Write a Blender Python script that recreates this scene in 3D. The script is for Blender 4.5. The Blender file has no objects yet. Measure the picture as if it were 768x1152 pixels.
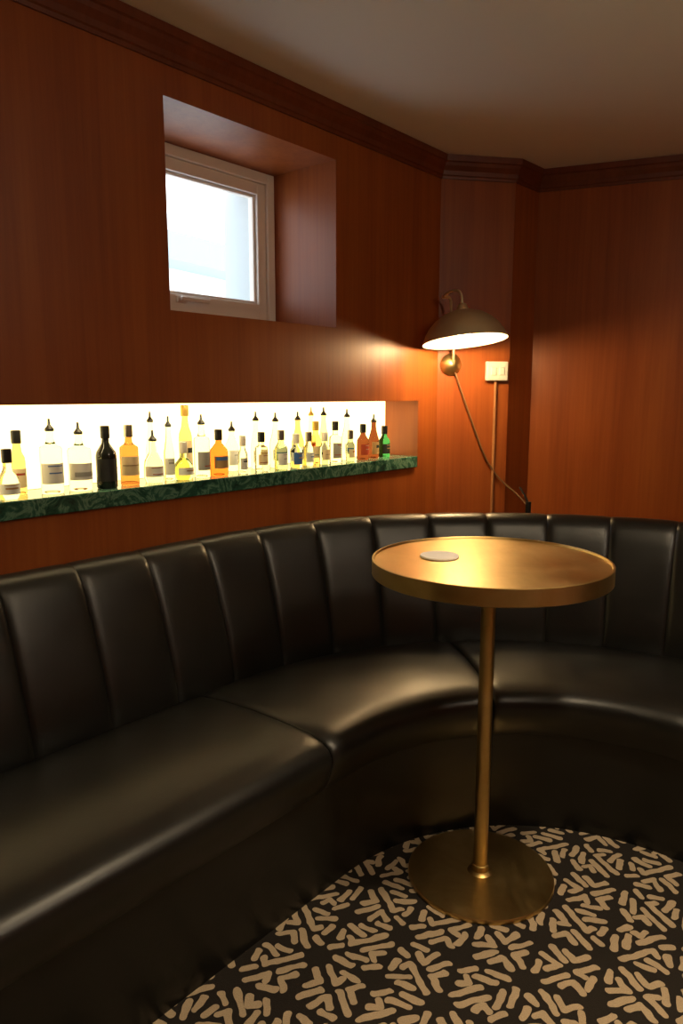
import bpy, bmesh, math, random
from mathutils import Vector, Matrix, Euler
random.seed(4)
sc=bpy.context.scene
try:
    sc.view_settings.view_transform='Standard'
    sc.view_settings.look='None'
    sc.view_settings.exposure=0.0
except Exception as e: print(e)

# ---------------------------------------------------------------- helpers
n1=Vector((-.768,.640)).normalized(); d1=Vector((.640,.768)).normalized()
WP=1.75; ZC=2.172
def W(t,e,z):
    p=n1*(WP+e)+d1*t
    return Vector((p.x,p.y,z))
def link(o,parent=None):
    sc.collection.objects.link(o)
    if parent: o.parent=parent
    return o
def empty(name,loc=(0,0,0)):
    o=bpy.data.objects.new(name,None); o.location=loc; o.empty_display_size=.1
    return link(o)
def mesh(name,verts,faces,mats,parent=None,smooth=False,fm=None,recalc=True):
    me=bpy.data.meshes.new(name); me.from_pydata([tuple(v) for v in verts],[],faces)
    if not isinstance(mats,(list,tuple)): mats=[mats]
    for m in mats: me.materials.append(m)
    if fm:
        for p,i in zip(me.polygons,fm): p.material_index=i
    if recalc:
        bm=bmesh.new(); bm.from_mesh(me); bmesh.ops.recalc_face_normals(bm,faces=bm.faces); bm.to_mesh(me); bm.free()
    if smooth:
        for p in me.polygons: p.use_smooth=True
    o=bpy.data.objects.new(name,me)
    return link(o,parent)
def autosmooth(o,ang=40):
    me=o.data
    for p in me.polygons: p.use_smooth=True
    bm=bmesh.new(); bm.from_mesh(me)
    for e in bm.edges:
        if len(e.link_faces)==2 and e.calc_face_angle(0)>math.radians(ang): e.smooth=False
    bm.to_mesh(me); bm.free()
def bevel(o,w,s=2):
    m=o.modifiers.new('b','BEVEL'); m.width=w; m.segments=s; m.limit_method='ANGLE'
def boxverts(fn,a0,a1,b0,b1,c0,c1):
    return [fn(a,b,c) for a in(a0,a1) for b in(b0,b1) for c in(c0,c1)]
BF=[(0,1,3,2),(4,6,7,5),(0,4,5,1),(2,3,7,6),(0,2,6,4),(1,5,7,3)]
def box(name,fn,a0,a1,b0,b1,c0,c1,mat,parent=None,bev=0):
    o=mesh(name,boxverts(fn,a0,a1,b0,b1,c0,c1),BF,mat,parent)
    if bev: bevel(o,bev)
    return o
XYZ=lambda a,b,c:Vector((a,b,c))
def lathe_data(prof,seg=48,M=None,cap=True):
    v=[];f=[]
    for r,z in prof:
        for i in range(seg):
            a=2*math.pi*i/seg
            p=Vector((r*math.cos(a),r*math.sin(a),z))
            v.append(M@p if M else p)
    for j in range(len(prof)-1):
        for i in range(seg):
            k=(i+1)%seg
            f.append((j*seg+i,j*seg+k,(j+1)*seg+k,(j+1)*seg+i))
    if cap:
        f.append(tuple(range(seg-1,-1,-1))); b=(len(prof)-1)*seg
        f.append(tuple(range(b,b+seg)))
    return v,f
def lathe(name,prof,mat,parent=None,seg=64,M=None,cap=True,ang=35):
    v,f=lathe_data(prof,seg,M,cap)
    o=mesh(name,v,f,mat,parent); autosmooth(o,ang); return o
def tube(name,pts,r,mat,parent=None,smooth=True):
    cu=bpy.data.curves.new(name,'CURVE'); cu.dimensions='3D'; cu.bevel_depth=r; cu.bevel_resolution=4; cu.use_fill_caps=True
    sp=cu.splines.new('NURBS' if smooth else 'POLY'); sp.points.add(len(pts)-1)
    for p,q in zip(sp.points,pts): p.co=(*q,1)
    if smooth: sp.use_endpoint_u=True; sp.order_u=3; sp.resolution_u=10
    cu.materials.append(mat)
    o=bpy.data.objects.new(name,cu)
    sc.collection.objects.link(o)
    dg=bpy.context.evaluated_depsgraph_get()
    me=bpy.data.meshes.new_from_object(o.evaluated_get(dg))
    bpy.data.objects.remove(o)
    o=bpy.data.objects.new(name,me)
    for p in me.polygons:p.use_smooth=True
    return link(o,parent)

# ---------------------------------------------------------------- materials
def mat(name):
    m=bpy.data.materials.new(name); m.use_nodes=True
    nt=m.node_tree; b=nt.nodes['Principled BSDF']
    return m,nt,b
def simple(name,col,rough=.5,metal=0,emit=None,es=0,trans=0,ior=1.45,coat=0,spec=None):
    m,nt,b=mat(name)
    b.inputs['Base Color'].default_value=(*col,1); b.inputs['Roughness'].default_value=rough
    b.inputs['Metallic'].default_value=metal; b.inputs['Transmission Weight'].default_value=trans
    b.inputs['IOR'].default_value=ior; b.inputs['Coat Weight'].default_value=coat
    if spec is not None: b.inputs['Specular IOR Level'].default_value=spec
    if emit: b.inputs['Emission Color'].default_value=(*emit,1); b.inputs['Emission Strength'].default_value=es
    return m
def N(nt,typ,**kw):
    n=nt.nodes.new(typ)
    for k,v in kw.items(): setattr(n,k,v)
    return n
def math_(nt,op,a,b=None,c=None):
    n=N(nt,'ShaderNodeMath',operation=op)
    for i,x in enumerate((a,b,c)):
        if x is None: continue
        if isinstance(x,(int,float)): n.inputs[i].default_value=x
        else: nt.links.new(x,n.inputs[i])
    return n.outputs[0]
def ramp(nt,fac,stops):
    r=N(nt,'ShaderNodeValToRGB'); el=r.color_ramp.elements
    while len(el)<len(stops): el.new(.5)
    for e,(p,c) in zip(el,stops): e.position=p; e.color=(*c,1)
    nt.links.new(fac,r.inputs[0]); return r.outputs[0]
def noise(nt,vec,scale,detail=4,rough=.5,dist=0):
    n=N(nt,'ShaderNodeTexNoise'); n.inputs['Scale'].default_value=scale; n.inputs['Detail'].default_value=detail
    n.inputs['Roughness'].default_value=rough; n.inputs['Distortion'].default_value=dist
    if vec is not None: nt.links.new(vec,n.inputs['Vector'])
    return n.outputs['Fac']
def pos(nt,scale=(1,1,1),rot=(0,0,0)):
    g=N(nt,'ShaderNodeNewGeometry'); mp=N(nt,'ShaderNodeMapping')
    mp.inputs['Scale'].default_value=scale; mp.inputs['Rotation'].default_value=rot
    nt.links.new(g.outputs['Position'],mp.inputs['Vector']); return mp.outputs[0]
def bump(nt,b,h,s=.1,d=.01):
    n=N(nt,'ShaderNodeBump'); n.inputs['Strength'].default_value=s; n.inputs['Distance'].default_value=d
    nt.links.new(h,n.inputs['Height']); nt.links.new(n.outputs[0],b.inputs['Normal'])

def wood(name,c1,c2,c3,rough=.42):
    m,nt,b=mat(name)
    a=noise(nt,pos(nt,(9,9,.55)),1.0,6,.6,.6)
    f=noise(nt,pos(nt,(70,70,1.6)),1.0,3,.6)
    big=noise(nt,pos(nt,(1.5,1.5,.7)),1.0,2)
    s=math_(nt,'ADD',math_(nt,'MULTIPLY',a,.55),math_(nt,'ADD',math_(nt,'MULTIPLY',f,.25),math_(nt,'MULTIPLY',big,.2)))
    col=ramp(nt,s,[(.36,c1),(.5,c2),(.64,c3)])
    nt.links.new(col,b.inputs['Base Color'])
    b.inputs['Roughness'].default_value=rough
    b.inputs['Specular IOR Level'].default_value=.36
    bump(nt,b,f,.06,.002)
    return m
M_wood=wood('cherry_veneer',(.215,.046,.009),(.29,.071,.013),(.35,.095,.018))
M_wood_dark=wood('cherry_trim',(.11,.024,.007),(.145,.033,.009),(.18,.042,.012),.4)

m,nt,b=mat('black_leather'); M_leather=m
nz=noise(nt,pos(nt,(1,1,1)),260,3,.6); nl=noise(nt,pos(nt,(1,1,1)),7,3,.5)
nt.links.new(ramp(nt,nl,[(.3,(.005,.0055,.005)),(.7,(.009,.009,.0078))]),b.inputs['Base Color'])
nt.links.new(math_(nt,'ADD',math_(nt,'MULTIPLY',nl,.14),.29),b.inputs['Roughness'])
b.inputs['Specular IOR Level'].default_value=.46
h=math_(nt,'ADD',math_(nt,'MULTIPLY',nz,.12),nl)
bump(nt,b,h,.25,.006)

m,nt,b=mat('brushed_brass'); M_brass=m
a=noise(nt,pos(nt,(1,1,1)),6,6,.65,.5); f=noise(nt,pos(nt,(60,8,60)),1,3,.6)
nt.links.new(ramp(nt,a,[(.32,(.50,.34,.12)),(.5,(.58,.41,.16)),(.68,(.66,.49,.22))]),b.inputs['Base Color'])
nt.links.new(math_(nt,'ADD',math_(nt,'MULTIPLY',f,.12),math_(nt,'MULTIPLY_ADD',a,.24,.19)),b.inputs['Roughness'])
b.inputs['Metallic'].default_value=1
bump(nt,b,f,.03,.001)
M_brass2=simple('aged_brass',(.66,.56,.34),.38,.6)

m,nt,b=mat('green_marble'); M_marble=m
a=noise(nt,pos(nt,(1,1,1)),14,8,.65,1.6)
nt.links.new(ramp(nt,a,[(.35,(.010,.040,.028)),(.48,(.028,.11,.075)),(.54,(.14,.28,.20)),(.58,(.036,.13,.09)),(.75,(.015,.06,.04))]),b.inputs['Base Color'])
b.inputs['Roughness'].default_value=.18

m,nt,b=mat('ceiling_plaster'); M_ceil=m
b.inputs['Base Color'].default_value=(.88,.85,.77,1); b.inputs['Roughness'].default_value=.9
bump(nt,b,noise(nt,pos(nt),60,3),.05,.002)

# patterned carpet : square tiles split in four triangles, each with a glyph of short rounded strokes
m,nt,b=mat('patterned_carpet'); M_carpet=m
P=pos(nt,(5.1,5.1,5.1),(0,0,math.radians(-18)))
wob=N(nt,'ShaderNodeTexNoise'); wob.inputs['Scale'].default_value=6; wob.inputs['Detail'].default_value=1
nt.links.new(P,wob.inputs['Vector'])
va=N(nt,'ShaderNodeVectorMath',operation='SUBTRACT'); nt.links.new(wob.outputs['Color'],va.inputs[0]); va.inputs[1].default_value=(.5,.5,.5)
vs=N(nt,'ShaderNodeVectorMath',operation='SCALE'); nt.links.new(va.outputs[0],vs.inputs[0]); vs.inputs['Scale'].default_value=.07
vb=N(nt,'ShaderNodeVectorMath',operation='ADD'); nt.links.new(P,vb.inputs[0]); nt.links.new(vs.outputs[0],vb.inputs[1])
sp=N(nt,'ShaderNodeSeparateXYZ'); nt.links.new(vb.outputs[0],sp.inputs[0])
X,Y=sp.outputs[0],sp.outputs[1]
cx=math_(nt,'FLOOR',X); cy=math_(nt,'FLOOR',Y)
fx=math_(nt,'SUBTRACT',math_(nt,'SUBTRACT',X,cx),.5); fy=math_(nt,'SUBTRACT',math_(nt,'SUBTRACT',Y,cy),.5)
ax=math_(nt,'ABSOLUTE',fx); ay=math_(nt,'ABSOLUTE',fy)
q=math_(nt,'GREATER_THAN',ax,ay)
sx=math_(nt,'GREATER_THAN',fx,0); sy=math_(nt,'GREATER_THAN',fy,0)
qid=math_(nt,'ADD',math_(nt,'MULTIPLY',q,math_(nt,'ADD',sx,1)),math_(nt,'MULTIPLY',math_(nt,'SUBTRACT',1,q),math_(nt,'ADD',sy,3)))
cmb=N(nt,'ShaderNodeCombineXYZ'); nt.links.new(cx,cmb.inputs[0]); nt.links.new(cy,cmb.inputs[1]); nt.links.new(qid,cmb.inputs[2])
wn=N(nt,'ShaderNodeTexWhiteNoise',noise_dimensions='3D'); nt.links.new(cmb.outputs[0],wn.inputs['Vector'])
rv=wn.outputs['Value']
D=math_(nt,'MAXIMUM',ax,ay)
lat=math_(nt,'ADD',math_(nt,'MULTIPLY',q,fy),math_(nt,'MULTIPLY',math_(nt,'SUBTRACT',1,q),fx))
flip=math_(nt,'SUBTRACT',math_(nt,'MULTIPLY',math_(nt,'GREATER_THAN',math_(nt,'FRACT',math_(nt,'MULTIPLY',rv,17.3)),.5),2),1)
lat=math_(nt,'MULTIPLY',lat,flip)
pc_=N(nt,'ShaderNodeCombineXYZ'); nt.links.new(lat,pc_.inputs[0]); nt.links.new(D,pc_.inputs[1]); PV=pc_.outputs[0]
def vmath(op,a,b_=None,sc_=None,out=0):
    n=N(nt,'ShaderNodeVectorMath',operation=op)
    for i,x in enumerate((a,b_)):
        if x is None: continue
        if isinstance(x,tuple): n.inputs[i].default_value=x
        else: nt.links.new(x,n.inputs[i])
    if sc_ is not None: nt.links.new(sc_,n.inputs['Scale'])
    return n.outputs['Value'] if out else n.outputs['Vector']
def capsule(a,b_,r):
    ba=(b_[0]-a[0],b_[1]-a[1],0); L2=ba[0]**2+ba[1]**2
    pa=vmath('SUBTRACT',PV,(a[0],a[1],0))
    dt=vmath('DOT_PRODUCT',pa,ba,out=1)
    hh=N(nt,'ShaderNodeMath',operation='MULTIPLY',use_clamp=True); nt.links.new(dt,hh.inputs[0]); hh.inputs[1].default_value=1/L2
    pr_=vmath('SCALE',ba,None,hh.outputs[0])
    df=vmath('SUBTRACT',pa,pr_)
    return math_(nt,'SUBTRACT',vmath('LENGTH',df,out=1),r)
# each glyph: bars and hooked / L shaped strokes that fill one triangle
glyphs=[[((-.32,.425),(-.08,.425)),((-.08,.425),(-.12,.34)),((.04,.43),(.32,.425)),((-.20,.30),(-.05,.20)),((.04,.325),(.20,.32)),((.04,.325),(.03,.17))],
 [((-.33,.43),(-.18,.27)),((-.18,.43),(-.02,.29)),((.00,.43),(.33,.43)),((.09,.35),(.20,.32)),((.09,.35),(.07,.26)),((-.07,.19),(.09,.17))],
 [((-.33,.43),(.08,.43)),((.08,.43),(.07,.34)),((.20,.435),(.32,.41)),((-.23,.32),(-.12,.20)),((-.08,.33),(.00,.14)),((.17,.32),(.10,.21))],
 [((-.33,.42),(-.22,.32)),((-.20,.43),(-.05,.43)),((-.05,.43),(-.12,.24)),((.05,.40),(.04,.16)),((.15,.43),(.33,.43)),((.15,.43),(.15,.27))]]
gm=[]
for gi,gl_ in enumerate(glyphs):
    cur=None
    for a_,b2 in gl_:
        c_=capsule(a_,b2,.040)
        cur=c_ if cur is None else math_(nt,'MINIMUM',cur,c_)
    on=math_(nt,'LESS_THAN',cur,0)
    sel=math_(nt,'MULTIPLY',math_(nt,'GREATER_THAN',rv,gi/4),math_(nt,'LESS_THAN',rv,(gi+1)/4+1e-6))
    gm.append(math_(nt,'MULTIPLY',on,sel))
mask=math_(nt,'MAXIMUM',math_(nt,'MAXIMUM',gm[0],gm[1]),math_(nt,'MAXIMUM',gm[2],gm[3]))
# keep a clean dark channel along the tile diagonals
mask=math_(nt,'MULTIPLY',mask,math_(nt,'GREATER_THAN',math_(nt,'ABSOLUTE',math_(nt,'SUBTRACT',ax,ay)),.032))
fib=noise(nt,pos(nt),420,2)
mx=N(nt,'ShaderNodeMixRGB'); nt.links.new(mask,mx.inputs[0]); mx.inputs[1].default_value=(.026,.022,.019,1); mx.inputs[2].default_value=(.50,.39,.26,1)
mx2=N(nt,'ShaderNodeMixRGB',blend_type='MULTIPLY'); mx2.inputs[0].default_value=.5; nt.links.new(mx.outputs[0],mx2.inputs[1]); nt.links.new(ramp(nt,fib,[(.3,(.5,.5,.5)),(.7,(1,1,1))]),mx2.inputs[2])
nt.links.new(mx2.outputs[0],b.inputs['Base Color']); b.inputs['Roughness'].default_value=.95; b.inputs['Specular IOR Level'].default_value=.1
bump(nt,b,fib,.4,.004)

M_frame=simple('window_paint',(.84,.79,.72),.4)
M_white=simple('white_plastic',(.78,.73,.64),.4)
M_coaster=simple('paper_coaster',(.93,.90,.88),.8)
M_panel=simple('backlit_panel',(.9,.85,.7),.6,emit=(1.0,.77,.32),es=2.7)
M_black=simple('black_plastic',(.012,.012,.012),.35)
M_cord=simple('brown_cord',(.16,.08,.035),.6)
M_conduit=simple('conduit_paint',(.36,.16,.06),.5)
M_shadein=simple('shade_enamel',(.85,.80,.70),.5)
M_bulb=simple('bulb',(1,.9,.7),.5,emit=(1,.76,.42),es=14)
# ---------------------------------------------------------------- room
C1=Vector((.413,3.228)); C2=Vector((.735,3.292)); C3=Vector((.872,3.44))
C1=n1*WP+d1*2.745
dr=Vector((.932,-.362)).normalized()
C4=C3+dr*3.4; C5=C4-d1*5.2; A=n1*WP+d1*(-2.5)
poly=[A,C1,C2,C3,C4,C5]
def flat(name,z,mt,up):
    o=mesh(name,[(p.x,p.y,z) for p in poly],[tuple(range(6))],mt); return o
flat('floor',0,M_carpet,True); flat('ceiling',ZC,M_ceil,False)
def wallq(name,a,b_):
    mesh(name,[(a.x,a.y,0),(b_.x,b_.y,0),(b_.x,b_.y,ZC),(a.x,a.y,ZC)],[(0,1,2,3)],M_wood)
wallq('wall_back',C1,C2); wallq('wall_return',C2,C3); wallq('wall_right',C3,C4)
wallq('wall_rear',C4,C5); wallq('wall_near',C5,A)
# left wall with window + bottle niche openings
NT0,NT1=-.9,2.602; NZ0,NZ1=.90,1.177; ND=.18
WT0,WT1=1.344,2.07; WZ0,WZ1=1.438,2.004; WD=.30; WD2=.50
ts=[-2.5,NT0,WT0,WT1,NT1,2.745]; zs=[0,NZ0,NZ1,WZ0,WZ1,ZC]
V=[];F=[];FM=[]
def quad(a,b_,c,d,mi=0):
    i=len(V); V.extend([a,b_,c,d]); F.append((i,i+1,i+2,i+3)); FM.append(mi)
for i in range(5):
    for j in range(5):
        t0,t1,z0,z1=ts[i],ts[i+1],zs[j],zs[j+1]
        if z0>=NZ0 and z1<=NZ1 and t0>=NT0 and t1<=NT1: continue
        if z0>=WZ0 and z1<=WZ1 and t0>=WT0 and t1<=WT1: continue
        quad(W(t0,0,z0),W(t1,0,z0),W(t1,0,z1),W(t0,0,z1))
for (t0,t1,z0,z1,dp,mi) in[(NT0,NT1,NZ0,NZ1,ND,0),(WT0,WT1,WZ0,WZ1,WD2,0)]:
    quad(W(t0,0,z0),W(t0,dp,z0),W(t0,dp,z1),W(t0,0,z1),mi); quad(W(t1,0,z0),W(t1,dp,z0),W(t1,dp,z1),W(t1,0,z1),mi)
    quad(W(t0,0,z0),W(t1,0,z0),W(t1,dp,z0),W(t0,dp,z0),mi); quad(W(t0,0,z1),W(t1,0,z1),W(t1,dp,z1),W(t0,dp,z1),mi)
quad(W(NT0,ND,NZ0),W(NT1,ND,NZ0),W(NT1,ND,NZ1),W(NT0,ND,NZ1))
mesh('wall_left',V,F,M_wood,fm=FM,recalc=False)
box('backlit_panel',W,NT0+.005,NT1-.005,ND-.012,ND-.002,NZ0+.048,NZ1-.003,M_panel)
o=box('marble_shelf',W,NT0+.003,NT1-.02,-.014,ND-.013,NZ0+.001,NZ0+.047,M_marble,bev=.003)
# crown moulding
def offset(d):
    out=[];n=len(poly)
    for i in range(n):
        p0,p1,p2=poly[i-1],poly[i],poly[(i+1)%n]
        a=(p1-p0).normalized(); b_=(p2-p1).normalized()
        na=Vector((a.y,-a.x)); nb=Vector((b_.y,-b_.x))
        k=(na+nb)/(1+na.dot(nb)); out.append(p1+k*d)
    return out
prof=[(.0,.088),(.006,.088),(.008,.078),(.012,.074),(.014,.058),(.024,.04),(.028,.028),(.034,.024),(.036,0.001)]
V=[];F=[]
for d,z in prof: V+= [(p.x,p.y,ZC-z) for p in offset(d)]
for j in range(len(prof)-1):
    for i in range(6):
        k=(i+1)%6; F.append((j*6+i,j*6+k,(j+1)*6+k,(j+1)*6+i))
mesh('trim_1',V,F,M_wood_dark,recalc=False)

# window
win=empty('window_1')
def wb(nm,t0,t1,e0,e1,z0,z1,m=M_frame,bev=.003): return box(nm,W,t0,t1,e0,e1,z0,z1,m,win,bev)
g=.001
def ring(nm,t0,t1,z0,z1,w,e0,e1,m=M_frame):
    wb(nm+'_left',t0,t0+w,e0,e1,z0,z1,m); wb(nm+'_right',t1-w,t1,e0,e1,z0,z1,m)
    wb(nm+'_bottom',t0+w,t1-w,e0,e1,z0,z0+w,m); wb(nm+'_top',t0+w,t1-w,e0,e1,z1-w,z1,m)
ring('frame',WT0+g,WT1-g,WZ0+g,WZ1-g,.036,WD,WD+.07)
ring('sash',WT0+.038,WT1-.038,WZ0+.038,WZ1-.038,.040,WD+.012,WD+.06)
wb('sash_rail',WT0+.078,WT1-.078,WD+.012,WD+.06,WZ0+.070,WZ0+.098)
ring('bead',WT0+.079,WT1-.079,WZ0+.099,WZ1-.079,.010,WD+.025,WD+.05)
tm=(WT0+WT1)/2+.0
wb('handle_base',tm-.10,tm-.06,WD+.0,WD+.012,WZ0+.070,WZ0+.092,M_white)
wb('handle_lever',tm-.095,tm+.025,WD-.018,WD-.004,WZ0+.074,WZ0+.088,M_white)
M_glass,nt,b=mat('window_glass')
tr=N(nt,'ShaderNodeBsdfTransparent'); gl=N(nt,'ShaderNodeBsdfGlossy'); gl.inputs['Roughness'].default_value=.02
ms=N(nt,'ShaderNodeMixShader'); ms.inputs[0].default_value=.06
nt.links.new(tr.outputs[0],ms.inputs[1]); nt.links.new(gl.outputs[0],ms.inputs[2]); nt.links.new(ms.outputs[0],nt.nodes['Material Output'].inputs[0])
wb('glass',WT0+.086,WT1-.086,WD+.035,WD+.039,WZ0+.104,WZ1-.086,M_glass,0)
# exterior reveal lining
M_ext=simple('exterior_render',(.46,.52,.54),.8)
wb('reveal_right',WT1-.03,WT1-.002,WD+.071,WD2+.05,WZ0,WZ1,M_ext,0)
wb('reveal_left',WT0+.002,WT0+.03,WD+.071,WD2+.05,WZ0,WZ1,M_ext,0)
wb('reveal_bottom',WT0+.03,WT1-.03,WD+.071,WD2+.05,WZ0,WZ0+.02,M_ext,0)
# neighbour building outside
M_roof=simple('slate_roof',(.30,.37,.37),.8); M_fac=simple('facade_render',(.76,.77,.73),.8)
nb=empty('neighbouring_building')
def Wr(t,e,z): return W(t,e,z-.05*(t-4))
box('facade',Wr,-1,14,5.0,8,-2,2.62,M_fac,nb); box('eave',Wr,-1.3,14.3,4.6,8.3,2.62,2.90,M_roof,nb)

# ---------------------------------------------------------------- banquette
cen=Vector((.47,1.32)); REF=1.14; phi0=math.atan2(n1.y,n1.x); SARC=REF*math.pi/2
d2=Vector((d1.y,-d1.x))
def S(s,rad,z):
    if s<0: p=cen+n1*rad+d1*s
    elif s<=SARC:
        a=phi0-s/REF; p=cen+Vector((math.cos(a),math.sin(a)))*rad
    else: p=cen+d1*rad+d2*(s-SARC)
    return Vector((p.x,p.y,z))
sofa=empty('banquette_sofa')
S0,S1=-2.55,SARC+1.25
def sweep(name,ss,proffn,mt,closed=True):
    V=[];F=[];m_=None
    for s in ss:
        pr=proffn(s); m_=len(pr)
        V+=[S(s,r,z) for r,z in pr]
    for i in range(len(ss)-1):
        for j in range(m_ if closed else m_-1):
            k=(j+1)%m_
            F.append((i*m_+j,i*m_+k,(i+1)*m_+k,(i+1)*m_+j))
    if closed:
        F.append(tuple(range(m_-1,-1,-1))); b_=(len(ss)-1)*m_; F.append(tuple(range(b_,b_+m_)))
    o=mesh(name,V,F,mt,sofa); autosmooth(o,55); return o
# base
ss=[S0+.02]+[S0+.1+i*.1 for i in range(24)]+[i*.05 for i in range(0,36)]+[SARC+i*.1 for i in range(0,12)]+[S1-.02]
ss=sorted(set(ss))
sweep('base',ss,lambda s:[(.600,0.0),(.597,.08),(.585,.29),(1.0,.30),(1.22,.30),(1.22,0)],M_leather)
# seat cushions
def sm(x): x=max(0,min(1,x)); return x*x*(3-2*x)
def cushion(name,a,b_):
    ss=[];L=b_-a; k=max(8,int(L/.03))
    for q_ in (0,.002,.006,.012,.02,.032,.048,.07): ss.append(a+q_); ss.append(b_-q_)
    s=a+.09
    while s<b_-.08: ss.append(s); s+=.03
    ss=sorted(ss)
    def pf(s):
        de=min(s-a,b_-s); x=min(1,de/.045); c=math.sqrt(max(0,1-(1-x)**2)) # round end
        dz=-.012*(1-c); pu=.010*sm(de/.35)
        pr=[(.575,.285),(.562,.305),(.552,.335),(.545,.362),(.546,.382),(.555,.398),(.575,.411),(.62,.421),(.72,.424+pu),(.82,.424+pu),(.92,.418+pu*.6),(1.0,.408),(1.03,.395),(1.03,.285)]
        return [((r+(.006*(1-c) if r<.6 else 0)), (z+dz if z>.34 else z)) for r,z in pr]
    return sweep(name,ss,pf,M_leather)
cuts=[S0,-.105,.8695,SARC+.06,S1]
for i in range(4): cushion('seat_cushion_%d'%(i+1),cuts[i]+.0015,cuts[i+1]-.0015)
# backrest channels
CW=.199
kk=math.ceil((S0-.026)/CW); edges=[S0]
while .026+kk*CW<S1: edges.append(.026+kk*CW); kk+=1
edges.append(S1)
bprof=[(1.03,.33,0),(1.022,.40,.7),(1.030,.46,1),(1.048,.53,1),(1.068,.60,1),(1.09,.67,1),(1.11,.725,1),(1.126,.762,.95),(1.140,.784,.8),(1.158,.797,.5),(1.18,.801,.35),(1.205,.798,.3),(1.226,.785,.2),(1.238,.76,0),(1.24,.6,0),(1.24,0,0),(1.225,0,0),(1.225,.33,0)]
ss=[];bb=[]
for i in range(len(edges)-1):
    a,b_=edges[i],edges[i+1]
    for j in range(0,24):
        f=.5-.5*math.cos(math.pi*j/24); ss.append(a+(b_-a)*f)
        x=abs(2*f-1); bb.append(.68*(1-x**12)+.32*(1-x*x))
ss.append(edges[-1]); bb.append(0)
bmap=dict(zip(ss,bb))
def bf(s):
    q_=bmap[s]; out=[]
    low=.014*(1-sm((s+.2)/1.0))
    for r,z,w in bprof:
        out.append((r+.0045*w-.0105*w*q_, z+(.004*q_-.003 if .77<z else 0)-(low*sm((z-.42)/.3))))
    return out
o=sweep('backrest',ss,bf,M_leather)

# ---------------------------------------------------------------- table
tx,ty=.350,1.70; ZT=.816
tb=empty('brass_pedestal_table')
M=Matrix.Translation((tx,ty,0))
RT=.278
lathe('table_top',[(.001,ZT-.036),(RT-.017,ZT-.036),(RT-.003,ZT-.036),(RT,ZT-.034),(RT,ZT+.003),(RT-.0015,ZT+.004),(RT-.0045,ZT+.004),(RT-.006,ZT+.002),(RT-.007,ZT-.001),(.001,ZT-.001)],M_brass,tb,128,M)
lathe('post',[(.0175,.010),(.0175,ZT-.037)],M_brass,tb,48,M)
lathe('collar',[(.034,.0125),(.031,.016),(.022,.020),(.0205,.034),(.0175,.036)],M_brass,tb,48,M)
lathe('top_flange',[(.018,ZT-.055),(.022,ZT-.053),(.05,ZT-.041),(.05,ZT-.0365)],M_brass,tb,48,M)
lathe('base_disc',[(.180,0.001),(.181,.004),(.181,.010),(.179,.013),(.06,.0145),(.001,.015)],M_brass,tb,128,M)
lathe('coaster',[(.001,ZT-.0005),(.046,ZT-.0005),(.0465,ZT+.001),(.046,ZT+.004),(.001,ZT+.004)],M_coaster,None,48,Matrix.Translation((.236,1.74,0)))

# ---------------------------------------------------------------- wall lamp
lamp=empty('brass_wall_lamp')
f1=(C2-C1).normalized(); fn=Vector((f1.y,-f1.x))  # toward room
def F1(a,e,z):
    p=C1+f1*a+fn*e; return Vector((p.x,p.y,z))
pz=1.33; pc=F1(.058,0,pz)
Mrot=Matrix.Translation(pc)@Vector((fn.x,fn.y,0)).to_track_quat('Z','Y').to_matrix().to_4x4()
lathe('wall_rose',[(.001,.001),(.046,.001),(.047,.006),(.042,.012),(.030,.022),(.014,.032),(.001,.035)],M_brass,lamp,48,Mrot)
lc=Vector((.49,3.0,1.410))
LM=Matrix.Translation(lc)@Euler((math.radians(-6),math.radians(-5),0)).to_matrix().to_4x4()
out=[(.168,0),(.165,.010),(.155,.034),(.138,.060),(.112,.086),(.08,.107),(.045,.120),(.024,.125)]
lathe('shade_outer',out,M_brass2,lamp,64,LM,False)
lathe('shade_inner',[(.168,0)]+[(r-.003,z-.002) for r,z in out[1:]]+[(.001,.121)],M_shadein,lamp,64,LM,False)
lathe('shade_cap',[(.026,.122),(.027,.127),(.022,.134),(.017,.146),(.010,.150),(.001,.151)],M_brass2,lamp,32,LM)
bz=Matrix.Translation((0,0,.035))
lathe('bulb',[(.001,-.028),(.014,-.025),(.025,-.014),(.029,0),(.026,.014),(.016,.03),(.013,.045),(.001,.046)],M_bulb,lamp,32,LM@bz)
lathe('lamp_holder',[(.016,.075),(.018,.08),(.018,.121)],M_brass2,lamp,24,LM)
top=LM@Vector((0,0,.148))
tube('arm',[F1(.058,.030,pz),F1(.056,.045,pz+.03),F1(.048,.055,pz+.12),F1(.030,.07,pz+.22),F1(.022,.09,pz+.275),Vector((top.x-.075,top.y+.10,top.z+.035)),Vector((top.x-.03,top.y+.03,top.z+.060)),Vector((top.x,top.y,top.z+.045)),top],.0055,M_brass2,lamp)
# light
L=bpy.data.lights.new('lamp_light','POINT'); L.energy=16; L.color=(1,.68,.33); L.shadow_soft_size=.04
lo=bpy.data.objects.new('lamp_light',L); lo.location=LM@Vector((0,0,.004)); link(lo,lamp)
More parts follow.
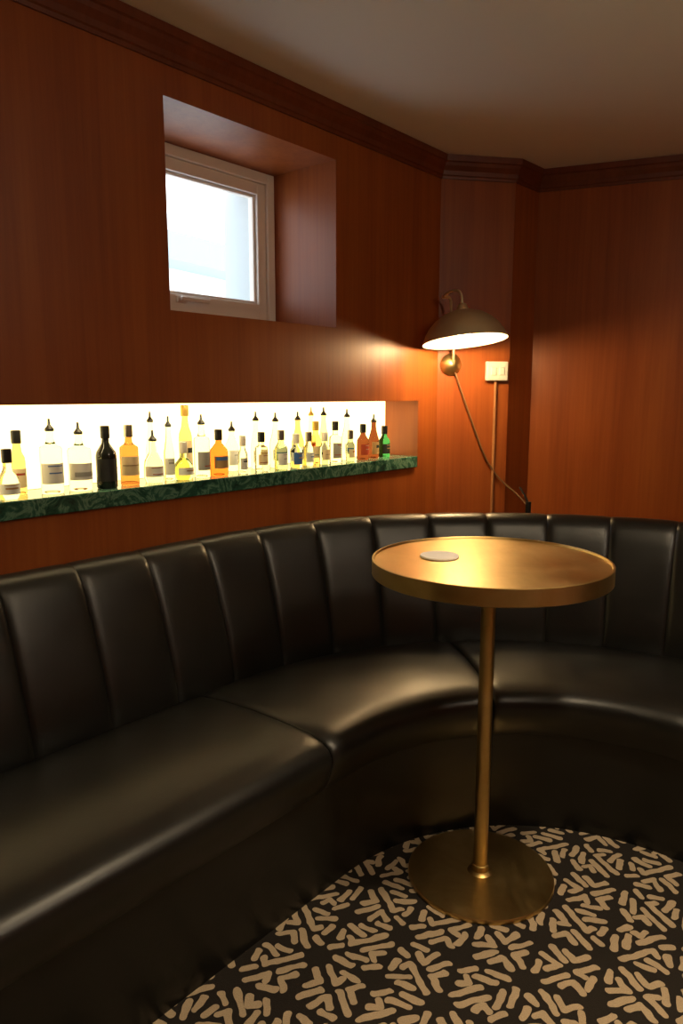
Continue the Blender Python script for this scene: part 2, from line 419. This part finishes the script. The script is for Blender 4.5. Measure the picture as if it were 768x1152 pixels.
# cord + socket
cord=tube('power_cord',[F1(.07,.012,pz-.02),F1(.10,.012,pz-.10),F1(.16,.012,pz-.25),F1(.22,.012,pz-.40),F1(.29,.012,pz-.50),Vector((.80,3.24,.75)),Vector((.83,3.2,.70))],.004,M_cord)
so=empty('wall_socket')
box('cover',F1,.215,.312,.001,.026,1.262,1.344,M_white,so,.004)
for k in (.245,.283): box('button_%d'%(1 if k<.26 else 2),F1,k-.012,k+.012,.024,.030,1.285,1.32,M_white,so,.003)
tube('conduit',[F1(.262,.010,1.264),F1(.262,.010,.5)],.0065,M_conduit,so,False)
pl=empty('cable_plug')
pp=Vector((.665,2.60,0))
tube('plug_cable',[pp+Vector((.0,.0,.70)),pp+Vector((0,.0,.80)),pp+Vector((-.002,.0,.83)),pp+Vector((-.02,.05,.87))],.004,M_black,pl)
tube('plug_body',[pp+Vector((0,0,.785)),pp+Vector((0,0,.825))],.010,M_black,pl,False)

# ---------------------------------------------------------------- bottles
def glassmat(name,col,ior=1.12,rough=.03):
    m=simple(name,col,rough,trans=1.0,ior=ior); return m
G={'clear':glassmat('clear_glass',(.80,.83,.74),1.2),'amber':glassmat('amber_glass',(.55,.20,.05)),'orange':glassmat('orange_spirit',(.75,.18,.03)),
 'yellow':glassmat('yellow_spirit',(.85,.62,.20)),'green':glassmat('green_glass',(.04,.22,.08)),'brown':glassmat('brown_glass',(.14,.04,.015)),
 'dark':simple('dark_glass',(.012,.014,.012),.12),'pale':glassmat('pale_green_glass',(.66,.76,.48),1.2)}
Lb={'w':simple('label_white',(.92,.90,.84),.7),'g':simple('label_grey',(.42,.40,.36),.7),'k':simple('label_black',(.02,.02,.02),.6),
 'r':simple('label_red',(.45,.06,.02),.6),'b':simple('label_blue',(.07,.18,.5),.6),'c':simple('label_cream',(.92,.72,.42),.7),'t':simple('label_tan',(.5,.3,.12),.7)}
CP={'k':M_black,'s':simple('cap_steel',(.35,.33,.30),.35,1),'y':simple('cap_gold',(.55,.36,.08),.35,.6),'w':M_white,'c':simple('cork',(.38,.22,.10),.8)}
bots=empty('liquor_bottles')
def k_of(x,y):
    u=(x-384)/830; v=(576-y)/830; return u/(.9877+.1564*v), (-.1564+.9877*v)/(.9877+.1564*v)
cnt=0
prints=['k','t','r','b','g']
def bottle(x,topy,wpx,e,g,l,cap,shape='std',pour=True):
    global cnt; cnt+=1
    k,_=k_of(x,510)
    q_=WP+e
    t=(k*n1.y*q_-n1.x*q_)/(d1.x-k*d1.y)
    base=W(t,e,NZ0+.0475)
    _,rt=k_of(x,topy); H=1.2+rt*base.y-base.z; H=max(.09,min(H,NZ1-base.z-.008))
    depth=base.y*.99; r=wpx/2/830*depth
    nr=min(.0095,r*.5)
    cap_h=.030 if pour else .022
    hb=H-cap_h
    if shape=='std': pr=[(.001,.0),(r*.92,0),(r,.004),(r,hb*.60),(r*.93,hb*.67),(r*.62,hb*.76),(nr*1.15,hb*.83),(nr,hb*.9),(nr,hb-.004),(nr*1.15,hb-.003),(nr*1.15,hb)]
    elif shape=='sq': pr=[(.001,.0),(r*.95,0),(r,.004),(r,hb*.70),(r*.96,hb*.735),(r*.5,hb*.79),(nr*1.1,hb*.83),(nr,hb*.9),(nr,hb)]
    elif shape=='slim': pr=[(.001,.0),(r*.92,0),(r,.004),(r,hb*.52),(r*.8,hb*.62),(nr*1.15,hb*.78),(nr,hb*.88),(nr,hb)]
    else: pr=[(.001,.0),(r*.8,0),(r*.97,hb*.1),(r,hb*.3),(r*.9,hb*.52),(r*.55,hb*.66),(nr*1.1,hb*.74),(nr,hb)]
    R=Matrix.Translation(base)
    v1,f1_=lathe_data(pr,28,R); mats=[g,l or M_black,cap,Lb[prints[cnt%5]]]; fm=[0]*len(f1_)
    V=list(v1);F=list(f1_)
    def add(pr,mi,cap_=True,seg=28):
        nonlocal V,F,fm
        v,f=lathe_data(pr,seg,R,cap_); o_=len(V); V+=v; F+=[tuple(a+o_ for a in q) for q in f]; fm+=[mi]*len(f)
    if l is not None:
        lo_,hi=(.14,.52) if shape in('std','sq') else (.12,.42)
        if shape=='round': lo_,hi=.14,.42
        hi+=random.uniform(-.06,.05); lo_+=random.uniform(-.02,.06)
        # label wraps the front half only
        aim=math.atan2(-n1.y,-n1.x)+(.25 if x>200 else -.1); seg=14
        def patch(z0,z1,rr,wdeg,mi):
            o_=len(V)
            for zz in (z0,z1):
                for i in range(seg+1):
                    a_=aim+(i/seg-.5)*math.radians(wdeg); V.append(R@Vector((rr*math.cos(a_),rr*math.sin(a_),zz)))
            for i in range(seg): F.append((o_+i,o_+i+1,o_+seg+2+i,o_+seg+1+i)); fm.append(mi)
        patch(hb*lo_,hb*hi,r*1.02,165,1)
        fr=random.choice([.2,.5,.65]); zb=hb*(lo_+(hi-lo_)*fr)
        patch(zb,zb+hb*random.choice([.02,.04,.08]),r*1.03,random.choice([70,100,140]),3)
        if cnt%2: patch(hb*(lo_+(hi-lo_)*.85),hb*(lo_+(hi-lo_)*.9),r*1.03,80,3)
    if pour:
        add([(nr*1.2,hb-.002),(nr*1.25,hb+.004),(nr*.8,hb+.009),(nr*.42,hb+.014),(nr*.30,H)],2)
    else:
        add([(nr*1.25,hb-.012),(nr*1.3,hb-.008),(nr*1.3,H-.001),(nr*1.15,H)],2)
    me=mesh('bottle_%d'%cnt,V,F,mats,bots,fm=fm,recalc=True); autosmooth(me,40)
B=[(7,505,24,.03,'clear','w','k','round',0),(19,484,17,.10,'yellow','c','k','std',0),(57,471,25,.05,'clear','w','k','sq',1),
(89,475,26,.05,'clear','w','k','sq',1),(119,479,23,.04,'dark','k','k','std',0),(145,478,21,.05,'amber','c','s','sq',0),(172,484,22,.05,'clear','w','k','round',1),
(170,463,12,.13,'clear',None,'k','slim',1),(190,468,12,.06,'clear','w','k','slim',1),(209,455,15,.13,'yellow','c','y','std',0),(206,497,22,.045,'pale','w','w','round',0),
(227,466,18,.05,'clear','g','k','sq',1),(246,483,21,.045,'orange','t','k','std',0),(261,474,15,.13,'clear','w','k','std',1),(273,490,11,.035,'clear','w','w','std',0),
(288,463,12,.12,'clear','c','k','slim',1),(294,486,15,.05,'clear','c','k','sq',0),(310,464,14,.10,'clear','w','k','slim',1),(316,484,15,.04,'pale','w','s','std',0),
(335,463,14,.12,'yellow','w','k','slim',1),(333,488,14,.04,'clear','b','w','std',0),(350,458,10,.13,'clear','w','y','slim',1),(347,486,12,.05,'clear','w','s','std',0),
(355,474,13,.09,'yellow','c','y','std',0),(364,458,11,.13,'pale','w','k','slim',1),(365,486,12,.05,'clear','c','w','std',0),(377,474,14,.06,'clear','g','k','sq',0),
(390,460,12,.10,'clear','w','k','slim',1),(408,477,14,.06,'brown','r','k','std',0),(420,466,12,.07,'brown','t','k','slim',1),(432,479,13,.07,'green','k','k','std',0),(394,484,10,.05,'pale','c','s','std',0)]
for x,ty_,w,e,g_,l_,c_,sh,po in B:
    bottle(x,ty_,w,e,G[g_],Lb[l_] if l_ else None,CP[c_],sh,bool(po))

# ---------------------------------------------------------------- lighting
w=bpy.data.worlds.new('sky'); sc.world=w; w.use_nodes=True
bg=w.node_tree.nodes['Background']; bg.inputs[0].default_value=(.86,.93,1,1); bg.inputs[1].default_value=4.2
pL=bpy.data.lights.new('window_portal','AREA'); pL.shape='RECTANGLE'; pL.size=.72; pL.size_y=.56; pL.cycles.is_portal=True
po=bpy.data.objects.new('window_portal',pL); po.location=W((WT0+WT1)/2,WD2+.06,(WZ0+WZ1)/2)
po.rotation_euler=Vector((-n1.x,-n1.y,0)).to_track_quat('-Z','Z').to_euler(); link(po)
# added fill light under the niche lintel, brightens jamb and bottle labels
SL=bpy.data.lights.new('niche_fill','AREA'); SL.shape='RECTANGLE'; SL.size=3.4; SL.size_y=.012; SL.energy=5; SL.color=(1,.80,.42)
sl=bpy.data.objects.new('niche_fill_light',SL); sl.location=W((NT0+NT1)/2,.012,NZ1-.004)
zax=-(Vector((n1.x,n1.y,0))*.6+Vector((0,0,-1))).normalized()   # light shines along -Z
xax=Vector((d1.x,d1.y,0)); yax=zax.cross(xax)
sl.rotation_euler=Matrix((xax,yax,zax)).transposed().to_euler(); link(sl)
# unseen glowing ball on a stem, added as warm fill for ceiling and walls
pn=empty('fill_globe')
gp=Vector((1.35,.55,1.92))
M_fill_globe=simple('fill_globe_glow',(1,.9,.75),.4,emit=(1,.82,.60),es=41)
lathe('globe',[(.001,-.11)]+[(.11*math.sin(a),-.11*math.cos(a)) for a in [i*math.pi/16 for i in range(1,16)]]+[(.001,.11)],M_fill_globe,pn,32,Matrix.Translation(gp))
tube('stem',[gp+Vector((0,0,.11)),Vector((gp.x,gp.y,ZC))],.006,M_brass2,pn,False)
# unseen ceiling lights added as fill for floor and table
def down_fill(x,y,pw):
    dl=empty('ceiling_fill')
    lathe('fill_bezel',[(.085,-.001),(.10,-.001),(.098,-.008),(.087,-.010)],M_white,dl,48,Matrix.Translation((x,y,ZC)),False)
    A_=bpy.data.lights.new('down_fill','AREA'); A_.shape='DISK'; A_.size=.165; A_.energy=pw; A_.color=(1,.78,.50); A_.spread=math.radians(110)
    a=bpy.data.objects.new('down_fill_light',A_); a.location=(x,y,ZC-.006); link(a,dl)
down_fill(.75,1.05,9); down_fill(-.1,.5,3)

# ---------------------------------------------------------------- camera
cam=bpy.data.cameras.new('camera'); co=bpy.data.objects.new('camera',cam); link(co)
cam.sensor_fit='VERTICAL'; cam.sensor_height=24; cam.lens=24*830/1152; cam.clip_start=.02
co.location=(0,0,1.2); co.rotation_euler=(math.radians(90-9),0,0)
sc.camera=co
